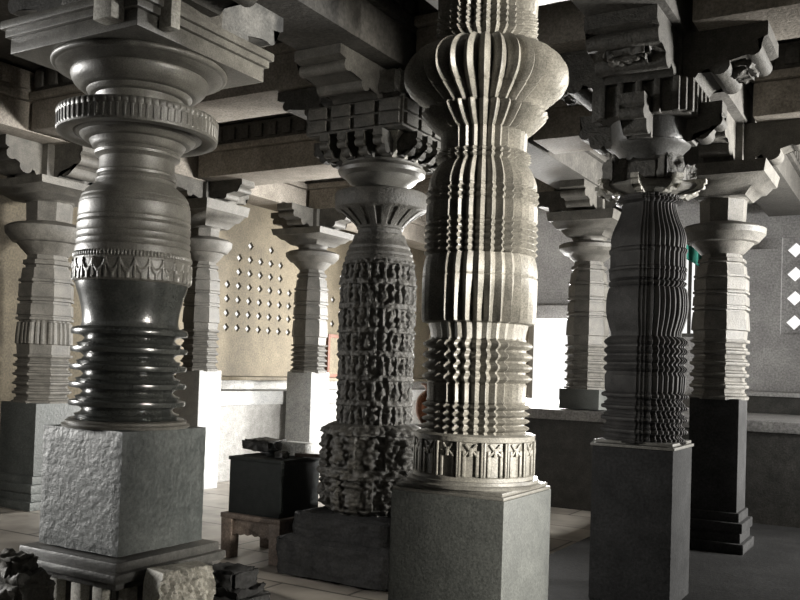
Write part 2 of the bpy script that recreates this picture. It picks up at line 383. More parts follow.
for k in range(16):
    bm = bmesh.new()
    def put(t, zz, w, hgt, dep, tilt=0):
        q = bmesh.new(); bx(q, (0, 0, 0), (dep, w, hgt), .004)
        bmesh.ops.rotate(q, verts=q.verts, cent=(0, 0, 0), matrix=Matrix.Rotation(tilt, 3, 'X')); bmesh.ops.translate(q, verts=q.verts, vec=(ap, t, zz))
        me = bpy.data.meshes.new('q'); q.to_mesh(me); q.free(); bm.from_mesh(me); bpy.data.meshes.remove(me)
    for sgn in (-1, 1):
        put(sgn*fw*.46, zm, fw*.09, H, .03); put(sgn*fw*.27, zm-.02, fw*.13, H*.75, .022)
        put(sgn*fw*.12, zm+.035, fw*.09, fw*.5, .026, sgn*.8); put(sgn*fw*.13, zm+.06, fw*.1, fw*.34, .022, -sgn*.7)
    put(0, zm+.03, fw*.14, .03, .034)
    o = build('carved_panel', bm, 'flute', band, sharp=40); o.rotation_euler.z = 2*PI*k/16+PI/8
def sp(l, a): return [(y, h, a) for y, h in l]
star_part(B, 'ringed_base', sp([(432, 52)]+list(reversed(tori(402, 430, 54, 8, 4, 5)))+[(401, 50), (399, 49), (386, 49.5), (384, 50)]+list(reversed(tori(340, 383, 55, 9, 4, 6)))+[(339, 48)], .11), 'flute')
star_part(B, 'fluted_bell', [(340, 47, .05), (332, 48, .05), (325, 50, .06), (323.5, 56, .12), (321, 57, .14), (310, 57.3, .13), (295, 57.5, .10), (285, 57.5, .075), (280, 57.5, .07), (278.5, 56.5, .07), (277, 57.3, .07), (270, 57, .07), (262, 55.5, .07), (258, 54, .07)], 'flute')
star_part(B, 'fluted_shaft', sp([(259, 53)]+list(reversed(tori(226, 258, 56.8, 5, 5, 5)))+[(225, 54), (223.5, 55.6), (208, 55.4), (206.5, 53.5)]+list(reversed(tori(193, 206, 56.8, 5, 2, 5)))+[(192, 53), (191, 54.3)]+smooth([(186, 54), (180, 52), (173, 48.5), (168, 45), (165, 42)], 3), .125), 'flute')
star_part(B, 'neck', sp([(166, 42)]+list(reversed(tori(155.5, 165, 48, 6, 2, 5)))+[(155, 42.5), (136, 43.5), (134.5, 42)], .12), 'flute')
star_part(B, 'lotus_capital', [(q[0], q[1], .16) for q in [(135.5, 43), (134, 47), (131, 51), (127, 55), (122, 60), (118, 63), (115.5, 62.5), (114.5, 59), (113.5, 54), (112.5, 53)]+smooth([(111, 55), (107, 60), (103, 66), (100, 70)], 3)+[(99.5, 68.5)]+smooth([(98.5, 71), (94, 76.5), (88, 80.5), (80, 82), (72, 80.5), (65, 76), (58, 68), (52, 56), (49, 44), (47.5, 40)], 4)], 'flute', p=.7)
star_part(B, 'upper_drum', sp([(49, 38), (46, 43), (43.5, 48)]+list(reversed(tori(21, 43, 51, 4.5, 4, 5)))+[(20, 48), (18.5, 49.5), (-12, 50.5), (-20, 51)], .125), 'flute')
zb = B.z(-20)
box('abacus_slab', (0, 0, zb+.06), (.86, .86, .12), 'polish2', B.e, .01)
box('capital_block', (0, 0, (zb+.12+3.76)/2), (.5, .5, 3.76-zb-.12), 'dark', B.e, .01)
# ================================================================== PILLAR D: densely carved, behind centre left
D = Pillar('carved_pillar', 'round pillar covered in tiers of tiny carved niches, right of the donation box', 371, 500, 7.0, zbase=0)
bm = bmesh.new(); rough_box(bm, (0, 0, .15), (1.1, 1.1, .30), 34, .02, 12, 21, .05); rough_box(bm, (0, 0, .38), (.92, .92, .2), 30, .018, 15, 22, .06); build('plinth', bm, 'nearblack', D.e, sharp=60)
fz = [D.z(y) for y in (428, 470, 508)]; frel = relief(fz, 9, .07, 5, .09)
D.part('foot_block', dense([(520, 40), (509, 41), (505, 48), (500, 51), (470, 52), (440, 51), (430, 50), (425, 46), (423, 40)], .9), circle(240), 'carved', lambda th, z, r: (1.0+.04*math.cos(4*th))*frel(th, z, r), sharp=60)
tz = [D.z(y) for y in (262, 284, 290, 313, 319, 342, 348, 372, 378, 402, 424)]
tz = [D.z(y) for y in (264, 284, 308, 331, 354, 378, 402, 426)]
D.part('tiered_shaft', dense([(428, 37), (400, 36.5), (350, 37), (300, 36.8), (280, 36.5), (268, 35), (262, 33.5)], .9), C240, 'carved', relief(tz, 15, .05, 0, .07), sharp=60)
D.part('shoulder', [(263, 33.5), (261, 34.5), (258.5, 34), (257, 32.6), (255, 33.3), (252, 31.8), (250.5, 30.5), (248, 30.8), (245, 29), (243.5, 27.5), (240, 26.5), (236, 25), (235, 22.5), (231, 22), (229.5, 23.5), (226, 23)], C128, 'carved')
D.part('disc', smooth([(229, 23), (224, 27), (218, 34), (213, 41)], 6)+[(211.5, 44.5), (210, 45.6), (197, 46), (195, 45), (194, 40), (190, 22)], circle(192), 'carved', lambda th, z, r: 1-.07*(math.sin(th*16) > .2) if D.m(24, 220) < r < D.m(44, 220) and z < D.z(212) else 1, sharp=50)
D.part('ring_capital', [(195, 19), (190, 20)]+smooth([(189, 24), (184, 33), (179, 37)], 3)+[(178.5, 39), (176, 43), (172.5, 44), (171, 43), (170.5, 40), (168, 39), (166, 40)], C128, 'polish2')
zc = D.z(167)
bm = bmesh.new(); lathe(bm, [(zc, .30), (zc+.16, .47), (zc+.17, .49), (zc+.18, .47)], [(x*2**.5*.72, y*2**.5*.72) for x, y in ngon(4, PI/4)]); build('abacus_slope', bm, 'pale', D.e)
for sx, sy in ((0, -1), (1, 0), (0, 1), (-1, 0)):
    for t in (-.24, -.08, .08, .24):
        bm = bmesh.new(); scroll(bm, .47, .17, .075, math.atan2(sy, sx), zc, .30)
        bmesh.ops.translate(bm, verts=bm.verts, vec=(-sy*t, sx*t, 0)); build('leaf_tooth', bm, 'carved', D.e, sharp=40)
zs = zc+.18; s0 = .92
bm = bmesh.new(); bx(bm, (0, 0, zs+.11), (s0*.93, s0*.93, .22), .008)
for sx, sy in ((0, -1), (1, 0), (0, 1), (-1, 0)):
    for i in range(4):
        for j in range(2):
            t = (i-1.5)*.215
            bx(bm, (sx*s0*.47-sy*t, sy*s0*.47+sx*t, zs+.06+j*.10), ((.05 if sx else .17), (.05 if sy else .17), .085), .008)
build('abacus_slab', bm, 'carved', D.e)
bm = bmesh.new(); rough_box(bm, (0, 0, (zs+.22+3.86)/2), (.80, .80, 3.80-zs-.22), 24, .02, 9, 4); build('capital_block', bm, 'carved', D.e)
for k in range(4):
    bm = bmesh.new(); scroll(bm, .92, 3.86-zs-.24, .40, k*PI/2, zs+.23, .3); build('scroll_bracket', bm, 'carved', D.e, sharp=40)
# ================================================================== PILLAR E: dark, many-sided, right of centre
E = Pillar('ribbed_pillar', 'dark many-cornered ringed pillar with spiked disc, right of the bright doorway', 641, 520, 6.1, zbase=.1)
def rib20():
    """square plan with three steps in every corner"""
    q = [(1, -.26), (1, -.17), (1.03, -.17), (1.03, -.07), (1.06, -.07), (1.06, .07), (1.03, .07), (1.03, .17), (1, .17), (1, .26), (.95, .26), (.95, .42), (.87, .42), (.87, .56), (.77, .56), (.77, .67), (.67, .67), (.67, .77), (.56, .77), (.56, .87), (.42, .87), (.42, .95), (.26, .95), (.26, 1)]
    out = []
    for i in range(4):
        c, s = math.cos(i*PI/2), math.sin(i*PI/2)
        out += [(x*c-y*s, x*s+y*c) for x, y in q[:-1]] if False else [(x*c-y*s, x*s+y*c) for x, y in (q if i == 3 else q)]
    return out
def dd(l):
    o = []
    for p in l:
        if not o or (abs(o[-1][0]-p[0])+abs(o[-1][1]-p[1])) > 1e-4: o.append(p)
    if abs(o[0][0]-o[-1][0])+abs(o[0][1]-o[-1][1]) < 1e-4: o.pop()
    return o
RIB = [(x*.96, y*.96) for x, y in dd(rib20())]
he = E.z(446)
bm = bmesh.new(); bx(bm, (0, 0, he/2), (.54, .54, he), .008); build('pedestal_block', bm, 'nearblack', E.e)
bm = bmesh.new(); bx(bm, (0, 0, he+.012), (.56, .56, .02), .004); bx(bm, (0, 0, he+.035), (.53, .53, .02), .004); build('base_plate', bm, 'polish2', E.e)
E.part('ringed_base', [(442, 39)]+list(reversed(fins(394, 440, 42, 6, 4)))+[(392, 38), (390, 39), (376, 39.5), (374, 38)]+list(reversed(tori(338, 373, 41, 5, 4, 5)))+[(337, 35)], RIB, 'darkpolish', sharp=30)
E.part('bulging_shaft', smooth([(338, 34), (333, 34.2), (326, 36.5), (315, 39.2), (303, 39.8), (293, 38.5), (289, 37)], 4)+[(288.5, 34.5), (287, 36.5), (285, 38), (283.5, 37.5), (282, 34.5), (280, 37), (275, 37.5), (273, 36.5), (272, 37.8), (270, 38), (268.5, 36.7), (255, 36.7), (253, 38), (251, 37.8), (249.5, 36)]+smooth([(247, 36.3), (240, 36.5), (232, 34.5), (224, 31), (214, 27.5), (208, 26.5)], 4)+[(205, 27)], RIB, 'darkpolish', sharp=30)
E.part('neck', [(206, 28), (204, 33), (201.5, 32), (200.5, 29), (198, 30)], RIB, 'darkpolish')
E.part('spiked_disc', [(201, 26), (197, 34), (193, 47), (189.5, 50), (187, 49), (185.5, 36), (184, 30)], [((1.0 if i % 2 == 0 else .80)*math.cos(PI*i/8), (1.0 if i % 2 == 0 else .80)*math.sin(PI*i/8)) for i in range(16)], 'polish2')
for k in range(8):
    bm = bmesh.new(); scroll(bm, E.m(55, 190), .10, .05, k*PI/4, E.z(198), E.m(30, 190)); build('leaf_spike', bm, 'pale', E.e)
E.part('octagonal_drum', [(186, 33), (184, 35), (168, 35), (166, 33), (164, 28), (160, 27)], OCT, 'carved')
for k in range(4):
    q = bmesh.new(); rough_box(q, (E.m(38, 175), 0, E.z(176)), (.12, .15, .17), 10, .015, 18, k, .02); bmesh.ops.rotate(q, verts=q.verts, cent=(0, 0, 0), matrix=Matrix.Rotation(k*PI/2+PI/4, 3, 'Z'))
    build('corner_figure', q, 'carved', E.e, sharp=50)
E.part('bell_capital', smooth([(165, 26), (160, 28), (154, 33), (149, 38)], 3)+[(147, 39), (146, 37), (144, 38), (127, 39), (124, 40), (122, 44)], C128, 'dark')
z1, z2 = E.z(126), E.z(95)
brackets(E, 148, 112, E.m(70, 120), .16, 'carved', E.m(36, 130), 'curled_leaf')
bm = bmesh.new(); wE = E.m(88, 110)
bx(bm, (0, 0, (z1+z2)/2), (wE, wE, z2-z1), .012)
for sx, sy in ((0, -1), (1, 0), (0, 1), (-1, 0)):
    for i in range(5):
        t = (i-2)*wE*.2; bx(bm, (sx*wE*.5-sy*t, sy*wE*.5+sx*t, (z1+z2)/2), ((.07 if sx else .045), (.07 if sy else .045), (z2-z1)*1.04), .012)
build('abacus_slab', bm, 'carved', E.e)
zt = z2; ht = 3.76-z2
bm = bmesh.new(); bx(bm, (0, 0, zt+ht/2), (.52, .52, ht), .01); build('capital_block', bm, 'carved', E.e)
for k in range(4):
    bm = bmesh.new(); scroll(bm, .78, ht, .46, k*PI/2, zt, .24); build('scroll_bracket', bm, 'carved', E.e, sharp=40)
    bm = bmesh.new(); q = bmesh.new(); rough_box(q, (.56, 0, zt+ht*.52), (.2, .3, ht*.75), 20, .03, 14, 31+k, .04); bmesh.ops.rotate(q, verts=q.verts, cent=(0, 0, 0), matrix=Matrix.Rotation(k*PI/2, 3, 'Z'))
    build('lion_figure', q, 'carved', E.e, sharp=60); bm.free()
# ================================================================== eight-sided pillars further back
def octpillar(name, label, px, py, d, scale, ys, zbase=0.0, block=.47, mat='greystone', bmat='blockb', scal=False, foot=True):
    """ys: y of block top, shaft rings top, shaft top, disc, abacus bottom, abacus top; scale = shaft half width in pixels"""
    P = Pillar(name, label, px, py, d, zbase=zbase)
    yb, yr, yt, yd, ya, yc = ys; s = scale
    hb = P.z(yb)
    if hb > .02:
        bm = bmesh.new(); bx(bm, (0, 0, hb/2+.0), (block, block, hb), .008); build('pedestal_block', bm, bmat, P.e)
    if foot and zbase < .5:
        bm = bmesh.new()
        for z, w in ((.085, 1.35), (.17, 1.2), (.26, 1.28), (.34, 1.12)): bx(bm, (0, 0, z-.04), (block*w, block*w, .09), .015)
        build('base_moulding', bm, bmat, P.e)
    P.part('ringed_base', [(yb+1, s*1.05), (yb-1.5, s*1.08)]+list(reversed(fins(yr, yb-2, s*1.06, s*.16, 5)))+[(yr-.5, s*.9)], OCT, mat, sharp=25)
    hh = yr-yt
    body = [(yr, s*.95), (yr-hh*.10, s*.98), (yr-hh*.11, s*1.05), (yr-hh*.2, s*1.04), (yr-hh*.32, s*1.0), (yr-hh*.325, s*.92), (yr-hh*.34, s*.92), (yr-hh*.345, s*1.04), (yr-hh*.37, s*1.05), (yr-hh*.375, s*.96), (yr-hh*.39, s*.96), (yr-hh*.395, s*1.02), (yr-hh*.5, s*1.0), (yr-hh*.505, s*.92), (yr-hh*.53, s*.92), (yr-hh*.535, s*1.02), (yr-hh*.56, s*1.02), (yr-hh*.565, s*.95), (yr-hh*.58, s*.99), (yr-hh*.70, s*.99), (yr-hh*.705, s*.9), (yr-hh*.72, s*.9), (yr-hh*.725, s*1.0), (yr-hh*.75, s*1.0), (yr-hh*.755, s*.92), (yr-hh*.86, s*.88), (yr-hh*.865, s*.78), (yr-hh*.89, s*.78), (yr-hh*.9, s*.88), (yr-hh*.94, s*.86), (yr-hh*.95, s*.74), (yt, s*.72)]
    if scal:
        P.part('shaft', body, circle(96), mat, lambda th, z, r: (math.cos(PI/8)/math.cos((th+PI/8) % (PI/4)-PI/8))*(1-.05*(math.sin(th*28) > .3)*(P.z(yr-hh*.1) < z < P.z(yr-hh*.33))), sharp=25)
    else: P.part('shaft', body, OCT, mat, sharp=25)
    h2 = yt-yd
    P.part('disc', [(yt+.5, s*.72), (yt-h2*.3, s*.95), (yt-h2*.55, s*1.1), (yt-h2*.6, s*1.25), (yd, s*1.5), (yd-h2*.3, s*1.52), (yd-h2*.45, s*1.35), (yd-h2*.6, s*.9)], circle(64), mat)
    P.part('neck', [(yd-h2*.5, s*.85), (yd-h2*.7, s*.82), (ya+2, s*.85), (ya, s*.95)], OCT, mat)
    hc = ya-yc
    bm = bmesh.new(); S4 = [(x*2**.5, y*2**.5) for x, y in ngon(4, PI/4)]
    lathe(bm, P.prof([(ya+.5, s*.9), (ya-hc*.25, s*1.15), (ya-hc*.3, s*1.3), (ya-hc*.55, s*1.5), (ya-hc*.6, s*1.62), (yc, s*1.7)]), S4); build('abacus_slab', bm, mat, P.e)
    zt = P.z(yc); ht = 3.86-P.z0-zt
    bm = bmesh.new(); bx(bm, (0, 0, zt+ht/2), (block*.9, block*.9, ht), .01); build('capital_block', bm, mat, P.e)
    for k in range(4):
        bm = bmesh.new(); scroll(bm, min(block*1.75, .70), ht*.9, block*.6, k*PI/2, zt+ht*.1, block*.4); build('scroll_bracket', bm, mat, P.e, sharp=40)
    return P
octpillar('eight_sided_pillar', 'grey eight-sided pillar with pale right edge at far right beside the ledge', 718, 430, 8.0, 27, (398, 340, 255, 236, 200, 172), zbase=.1, block=.42, bmat='nearblack')
octpillar('eight_sided_pillar', 'ringed eight-sided pillar on a tall grey block at far left behind the polished pillar', 40, 440, 9.7, 27, (402, 355, 256, 236, 203, 187), block=.58, bmat='block', scal=True)
octpillar('eight_sided_pillar', 'pillar on a whitish block just right of the polished pillar, left of the pierced wall', 197, 420, 11.3, 18.5, (370, 330, 262, 247, 228, 205), block=.40, bmat='bench', foot=False)
octpillar('eight_sided_pillar', 'slender eight-sided pillar in front of the pierced wall, its right face glaring white', 307, 410, 13.0, 17.5, (372, 345, 270, 258, 246, 232), block=.44, bmat='bench', foot=False)
HP = octpillar('eight_sided_pillar', 'dim eight-sided pillar standing on the platform beside the bright doorway', 586, 380, 10.9, 20, (389, 345, 262, 250, 238, 216), zbase=1.18, block=.50)
# ================================================================== the setting
ZB = 3.86                                     # underside of the beams
bm = bmesh.new(); bx(bm, (-1.5, 7, -.1), (20, 24, .2)); struct('floor', bm, 'floor')
bm = bmesh.new(); bx(bm, (-2.5, 8, 4.65), (16, 21, .3)); struct('ceiling', bm, 'ceil')
o = thing('shade_dais', 'low dark slab added for the floor shade under the fluted and ribbed pillars', 'dais', (1.15, 5.6, 0))
bm = bmesh.new(); bx(bm, (0, 0, .04), (7.5, 8.7, .08), .012); bx(bm, (0, 0, .0905), (7.6, 8.8, .019), .006); build('shade_dais_slab', bm, 'nearblack', o)  # dark slab added so the floor here looks shaded
def beam(label, x0, x1, y0, y1, z0=ZB, z1=4.47, mat='beam', fm='ceil', group='roof beams'):  # friezes default to the dark stone, their shade put into the colour
    o = thing('stone_beam', label, 'beam', ((x0+x1)/2, (y0+y1)/2, z0), group)
    L, W, H = x1-x0, y1-y0, z1-z0
    bm = bmesh.new(); bx(bm, (0, 0, H*.24), (L, W, H*.48), .012); build('lower_beam', bm, mat, o)
    wide = .08
    bm = bmesh.new(); bx(bm, (0, 0, H*.55), (L+(0 if L > W else wide), W+(wide if L > W else 0), H*.12), .012)
    build('moulding', bm, mat, o)
    bm = bmesh.new(); bx(bm, (0, 0, H*.81), (L-.02, W-.02, H*.38), .01)
    # frieze of small lozenges and bosses along both long faces
    n = int(max(L, W)/.2)
    for i in range(n):
        for sg in (-1, 1):
            t = (i+.5)/n-.5
            if L > W: bx(bm, (t*L, sg*(W/2), H*.81), (.12, .05, H*.26), .02)
            else: bx(bm, (sg*(L/2), t*W, H*.81), (.05, .12, H*.26), .02)
    build('frieze', bm, fm, o); return o
beam('roof beam running across behind the polished pillar to the niche-covered pillar', -7.74, -3.98, 5.72, 6.3)
beam('roof beam between the niche-covered pillar and the ribbed pillar', -3.32, -1.95, 5.72, 6.3)
beam('roof beam running right from the ribbed pillar', -1.3, 4.8, 5.72, 6.3)
beam('pale beam on the left above the pillar with the whitish block', -7.74, -3.98, 8.1, 8.75)
beam('roof beam behind the fluted pillar towards the doorway', -3.32, -1.95, 8.05, 8.65)
beam('roof beam at far right behind the eight-sided pillar', -1.3, 4.8, 8.05, 8.65)
beam('farther roof beam crossing above the slender pillar', -7.74, -3.98, 10.4, 11.0)
beam('roof beam nearest the camera over the polished pillar', -9.2, 4.8, 2.95, 3.5)
beam('long roof beam running back from the polished pillar', -3.92, -3.38, 3.55, 13.1, mat='ceil')  # darker stone than the cross beams, standing in for shade
beam('long roof beam running back over the fluted and ribbed pillars', -1.88, -1.37, 3.55, 13.1, mat='ceil')  # shade put into the colour here too
beam('long carved beam over the row of pillars in front of the pierced wall', -8.3, -7.8, 3.55, 17.4, fm='beam')  # frieze left in the paler stone because this face is lit
# back wall
def wall_v(name, v, th, u0, u1, z0, z1, holes, mat):
    us = sorted(set([u0, u1]+[h[0] for h in holes]+[h[1] for h in holes])); zs_ = sorted(set([z0, z1]+[h[2] for h in holes]+[h[3] for h in holes]))
    bm = bmesh.new()
    for a, b in zip(us, us[1:]):
        for c, d in zip(zs_, zs_[1:]):
            mu, mz = (a+b)/2, (c+d)/2
            if any(h[0] < mu < h[1] and h[2] < mz < h[3] for h in holes): continue
            bx(bm, (mu, v+th/2, mz), (b-a, th, d-c))
    bmesh.ops.remove_doubles(bm, verts=bm.verts, dist=.0005)
    return struct(name, bm, mat)
V = 13.2; PZ = 1.17
dl, dr = on_v(500, 360, V).x, on_v(578, 360, V).x; dz = on_v(550, 318, V).z
wl, wr = on_v(664, 300, V).x, on_v(699, 300, V).x; wz0, wz1 = on_v(685, 337, V).z, on_v(685, 252, V).z
sl = on_v(779, 280, V).x
p = on_v(795, 249, V), on_v(795, 272, V), on_v(795, 322, V)
sp_ = (p[0].z-p[2].z)/3; hc0 = p[0].x; srz1 = p[0].z+sp_/2; srz0 = p[2].z-sp_/2; ncol = 5
sl = hc0-sp_/2; sr = sl+ncol*sp_
wall_v('wall_back', V, .35, -5.9, 5, 0, 4.5, [(dl, dr, PZ+.01, dz), (wl, wr, wz0, wz1), (sl, sr, srz0, srz1)], 'greywall')
def frame(name, u0, u1, z0, z1, w, dep, v, mat, bars=()):
    bm = bmesh.new()
    for u in (u0+w/2, u1-w/2): bx(bm, (u, v, (z0+z1)/2), (w, dep, z1-z0), .006)
    bx(bm, ((u0+u1)/2, v, z1-w/2), (u1-u0, dep, w), .006); bx(bm, ((u0+u1)/2, v, z0+w/2), (u1-u0, dep, w), .006)
    for b in bars: bx(bm, (b, v, (z0+z1)/2), (.04, dep*.6, z1-z0), .004)
    return struct(name, bm, mat)
bm = bmesh.new()
for u in (dl+.05, dr-.05): bx(bm, (u, V-.06, (PZ+dz)/2), (.14, .2, dz-PZ+.1), .01)
bx(bm, ((dl+dr)/2, V-.06, dz+.08), (dr-dl+.3, .22, .22), .015); struct('door_1', bm, 'greywall')
frame('window_1', wl, wr, wz0, wz1, .05, .12, V-.03, 'dark', (on_v(690, 300, V).x,))
def screen(name, label, P, ca, cb, wa, wb, th, hole, mat, r=.36):
    """pierced stone screen: ca x cb cells of wa x wb; P(a, b, d) -> point; hole(i, j) -> bool"""
    bm = bmesh.new()
    vv = {}
    def vt(a, b, d):
        k = (round(a, 4), round(b, 4), d)
        if k not in vv: vv[k] = bm.verts.new(P(a, b, d*th))
        return vv[k]
    for i in range(ca):
        for j in range(cb):
            a0, b0 = i*wa, j*wb; mid = (a0+wa/2, b0+wb/2)
            sq = [(a0, b0), (mid[0], b0), (a0+wa, b0), (a0+wa, mid[1]), (a0+wa, b0+wb), (mid[0], b0+wb), (a0, b0+wb), (a0, mid[1])]
            if hole(i, j):
                rr_ = r*min(wa, wb)/2
                inn = [(mid[0]+rr_*x, mid[1]+rr_*y) for x, y in ((-.5, -.5), (0, -1), (.5, -.5), (1, 0), (.5, .5), (0, 1), (-.5, .5), (-1, 0))]
                for k in range(8):
                    l = (k+1) % 8
                    for d in (0, 1): bm.faces.new([vt(*sq[k], d), vt(*sq[l], d), vt(*inn[l], d), vt(*inn[k], d)])
                    bm.faces.new([vt(*inn[k], 0), vt(*inn[l], 0), vt(*inn[l], 1), vt(*inn[k], 1)])
            else:
                for d in (0, 1): bm.faces.new([vt(*q, d) for q in sq])
            for side, (k0, k1, k2) in enumerate(((0, 1, 2), (2, 3, 4), (4, 5, 6), (6, 7, 0))):
                if (side == 0 and j == 0) or (side == 1 and i == ca-1) or (side == 2 and j == cb-1) or (side == 3 and i == 0):
                    for m_, n_ in ((k0, k1), (k1, k2)): bm.faces.new([vt(*sq[m_], 0), vt(*sq[n_], 0), vt(*sq[n_], 1), vt(*sq[m_], 1)])
    o = build(name, bm, mat, sharp=20); return tag(o, label, 'screen')
screen('pierced_screen', 'grey pierced stone screen with bright star-shaped holes at the far right edge', lambda a, b, d: (sl+a, V+.08+d, srz0+b), ncol, 4, sp_, sp_, .06, lambda i, j: True, 'greywall', .62)
# left wall with the large pierced screen
UW = -9.2
q0, q6 = on_u(226, 327, UW), on_u(288, 333, UW); q4 = on_u(226, 284, UW)
cw = (q6.y-q0.y)/6; chh = (q4.z-q0.z)/3
ia, ib = 2, 2                                # solid cells left of and below the first hole
va, za = q0.y-(ia+.5)*cw, q0.z-(ib+.5)*chh; na, nb = 24, 11
def hole(i, j):
    i -= ia; j -= ib
    if 0 <= i <= 6:
        if 0 <= j <= 3: return True
        if j in (4, 5): return 1 <= i <= 5
        if j == 6: return i in (2, 4)
        return False
    if 8 <= i <= 14 and 0 <= j <= 5: return (i+j) % 2 == 0 if j < 5 else i % 3 == 0
    if 16 <= i <= 19 and 0 <= j <= 3: return (i+j) % 2 == 1
    return False
screen('pierced_screen', 'wide ochre stone screen pierced by rows of small bright holes, back left', lambda a, b, d: (UW-d, va+a, za+b), na, nb, cw, chh, .05, hole, 'wall', .62)
bm = bmesh.new(); ve = va+na*cw
for (y0, y1, z0, z1) in ((6.2, va, 0, 4.5), (ve, 18, 0, 4.5), (va, ve, 0, za), (va, ve, za+nb*chh, 4.5)):
    if y1 > y0 and z1 > z0: bx(bm, (UW-.15, (y0+y1)/2, (z0+z1)/2), (.3, y1-y0, z1-z0))
struct('wall_left', bm, 'wall')
bm = bmesh.new(); bx(bm, (-8.3, 17.95, 2.25), (2.0, .3, 4.5)); struct('wall_nook', bm, 'wall')
bm = bmesh.new(); bx(bm, (-2.5, -3.2, 2.25), (16, .3, 4.5)); struct('wall_front', bm, 'ceil')  # unseen wall put in to cut frontal light, dark against bounce
def wall_u(name, u, v0, v1, holes, mat):
    vs_ = sorted(set([v0, v1]+[h[0] for h in holes]+[h[1] for h in holes])); zs_ = sorted(set([0, 4.5]+[h[2] for h in holes]+[h[3] for h in holes]))
    bm = bmesh.new()
    for a, b in zip(vs_, vs_[1:]):
        for c, d in zip(zs_, zs_[1:]):
            if any(h[0] < (a+b)/2 < h[1] and h[2] < (c+d)/2 < h[3] for h in holes): continue
            bx(bm, (u, (a+b)/2, (c+d)/2), (.3, b-a, d-c))
    return struct(name, bm, mat)
wall_u('wall_right', 5.15, -3.05, 13.2, [(2.57, 3.09, .2, 3.9), (8.2, 12.2, 1.2, 3.2)], 'ceil')  # unseen wall, its narrow slit shaped to light mainly the fluted pillar
wall_u('wall_side', UW-.15, -3.05, 6.2, [(.6, 3.0, .4, 3.2)], 'ceil')  # unseen wall put in to narrow the light from the left
# platform by the doorway and the ledge on it
o = thing('stone_platform', 'raised dark stone platform running below the bright doorway to the right edge', 'platform', (-.2, 11.65, 0))
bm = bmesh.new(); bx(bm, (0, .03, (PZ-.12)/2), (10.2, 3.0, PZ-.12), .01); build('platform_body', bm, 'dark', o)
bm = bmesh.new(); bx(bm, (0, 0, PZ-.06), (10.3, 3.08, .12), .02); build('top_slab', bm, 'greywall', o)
u7 = on_v(744, 391, 12.4).x; lz = on_v(770, 392, 12.4).z
o = thing('stone_ledge', 'long stone seat on the platform against the grey wall at far right', 'ledge', ((u7+5)/2, 12.77, PZ))
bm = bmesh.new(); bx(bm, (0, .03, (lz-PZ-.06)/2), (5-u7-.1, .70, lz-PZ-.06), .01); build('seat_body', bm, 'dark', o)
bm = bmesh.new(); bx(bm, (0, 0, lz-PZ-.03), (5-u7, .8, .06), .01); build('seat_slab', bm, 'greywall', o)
# bench in front of the pierced wall
UB = -8.03
bz1, bz0 = on_u(255, 391, UB).z, on_u(255, 405, UB).z
VB0, VB1 = 8.9, 17.6
o = thing('stone_bench', 'long whitish stone bench with stepped back below the pierced ochre wall', 'bench', (-8.58, (VB0+VB1)/2, 0)); Lb = VB1-VB0
bm = bmesh.new(); bx(bm, (.0, 0, bz0/2), (1.0, Lb, bz0), .01); build('front_wall', bm, 'benchwall', o)
bm = bmesh.new(); bx(bm, (.03, 0, (bz0+bz1)/2), (1.04, Lb, bz1-bz0), .012); build('seat_slab', bm, 'bench', o)
b2 = on_u(255, 377, -8.5).z
bm = bmesh.new(); bx(bm, (-.34, 0, (bz1+b2-.05)/2), (.62, Lb, b2-.05-bz1), .01); build('back_step', bm, 'benchwall', o)
bm = bmesh.new(); bx(bm, (-.24, 0, b2-.025), (.68, Lb, .05), .01); build('back_ledge', bm, 'wall', o)
# ================================================================== donation box on its stool
S = at(273, 530, 7.45); sx, sy = S.x, S.y
st_z = zat(sx, sy, 511.5); bx_z = zat(sx, sy, 456)
o = thing('wooden_stool', 'low square worn wooden stool under the black donation box', 'stool', (sx, sy, 0))
bm = bmesh.new(); bx(bm, (0, 0, st_z-.02), (.62, .62, .04), .006); build('stool_top', bm, 'wood', o)
for ax, ay in ((-1, -1), (1, -1), (1, 1), (-1, 1)):
    box('leg', (ax*.25, ay*.25, (st_z-.04)/2), (.10, .10, st_z-.04), 'wood', o, .006, 0, 1.1)
def apron(ang):
    bm = bmesh.new(); n = 24; w = .46; t = []
    pts = [(-w/2, 0)]
    for i in range(n+1):
        u = i/n; pts.append((-w/2+w*u, -.105-.02*abs(math.sin(u*PI*6))-.015*abs(2*u-1)))
    pts.append((w/2, 0))
    for d in (-.012, .012): t.append([bm.verts.new((.27+d, a, b)) for a, b in pts])
    k = len(pts)
    for i in range(k): bm.faces.new((t[0][i], t[0][(i+1) % k], t[1][(i+1) % k], t[1][i]))
    fs = [bm.faces.new(t[0][::-1]), bm.faces.new(t[1])]; bmesh.ops.triangulate(bm, faces=fs)
    bmesh.ops.rotate(bm, verts=bm.verts, cent=(0, 0, 0), matrix=Matrix.Rotation(ang, 3, 'Z')); build('apron', bm, 'wood', o, (0, 0, st_z-.04))
for k in range(4): apron(k*PI/2)
hs = .53
o = thing('donation_box', 'black square donation box standing on the wooden stool', 'box', (sx, sy, st_z)); hh = bx_z-st_z
bm = bmesh.new(); bx(bm, (0, 0, (hh-.03)/2), (hs, hs, hh-.03), .006); build('box_body', bm, 'black', o)
bm = bmesh.new(); bx(bm, (0, 0, hh-.015), (hs+.02, hs+.02, .03), .006); bx(bm, (0, 0, hh-.004), (.2, .03, .012), .002); build('lid', bm, 'black', o)
for zz in (.30, .22):
    bm = bmesh.new(); lathe(bm, [(0, .05), (.05, .035), (.13, .006)], circle(16)); bmesh.ops.rotate(bm, verts=bm.verts, cent=(0, 0, 0), matrix=Matrix.Rotation(-PI/2, 3, 'Y'))
    build('spike', bm, 'black', o, (-hs/2, -.10, zz))
zt = bx_z
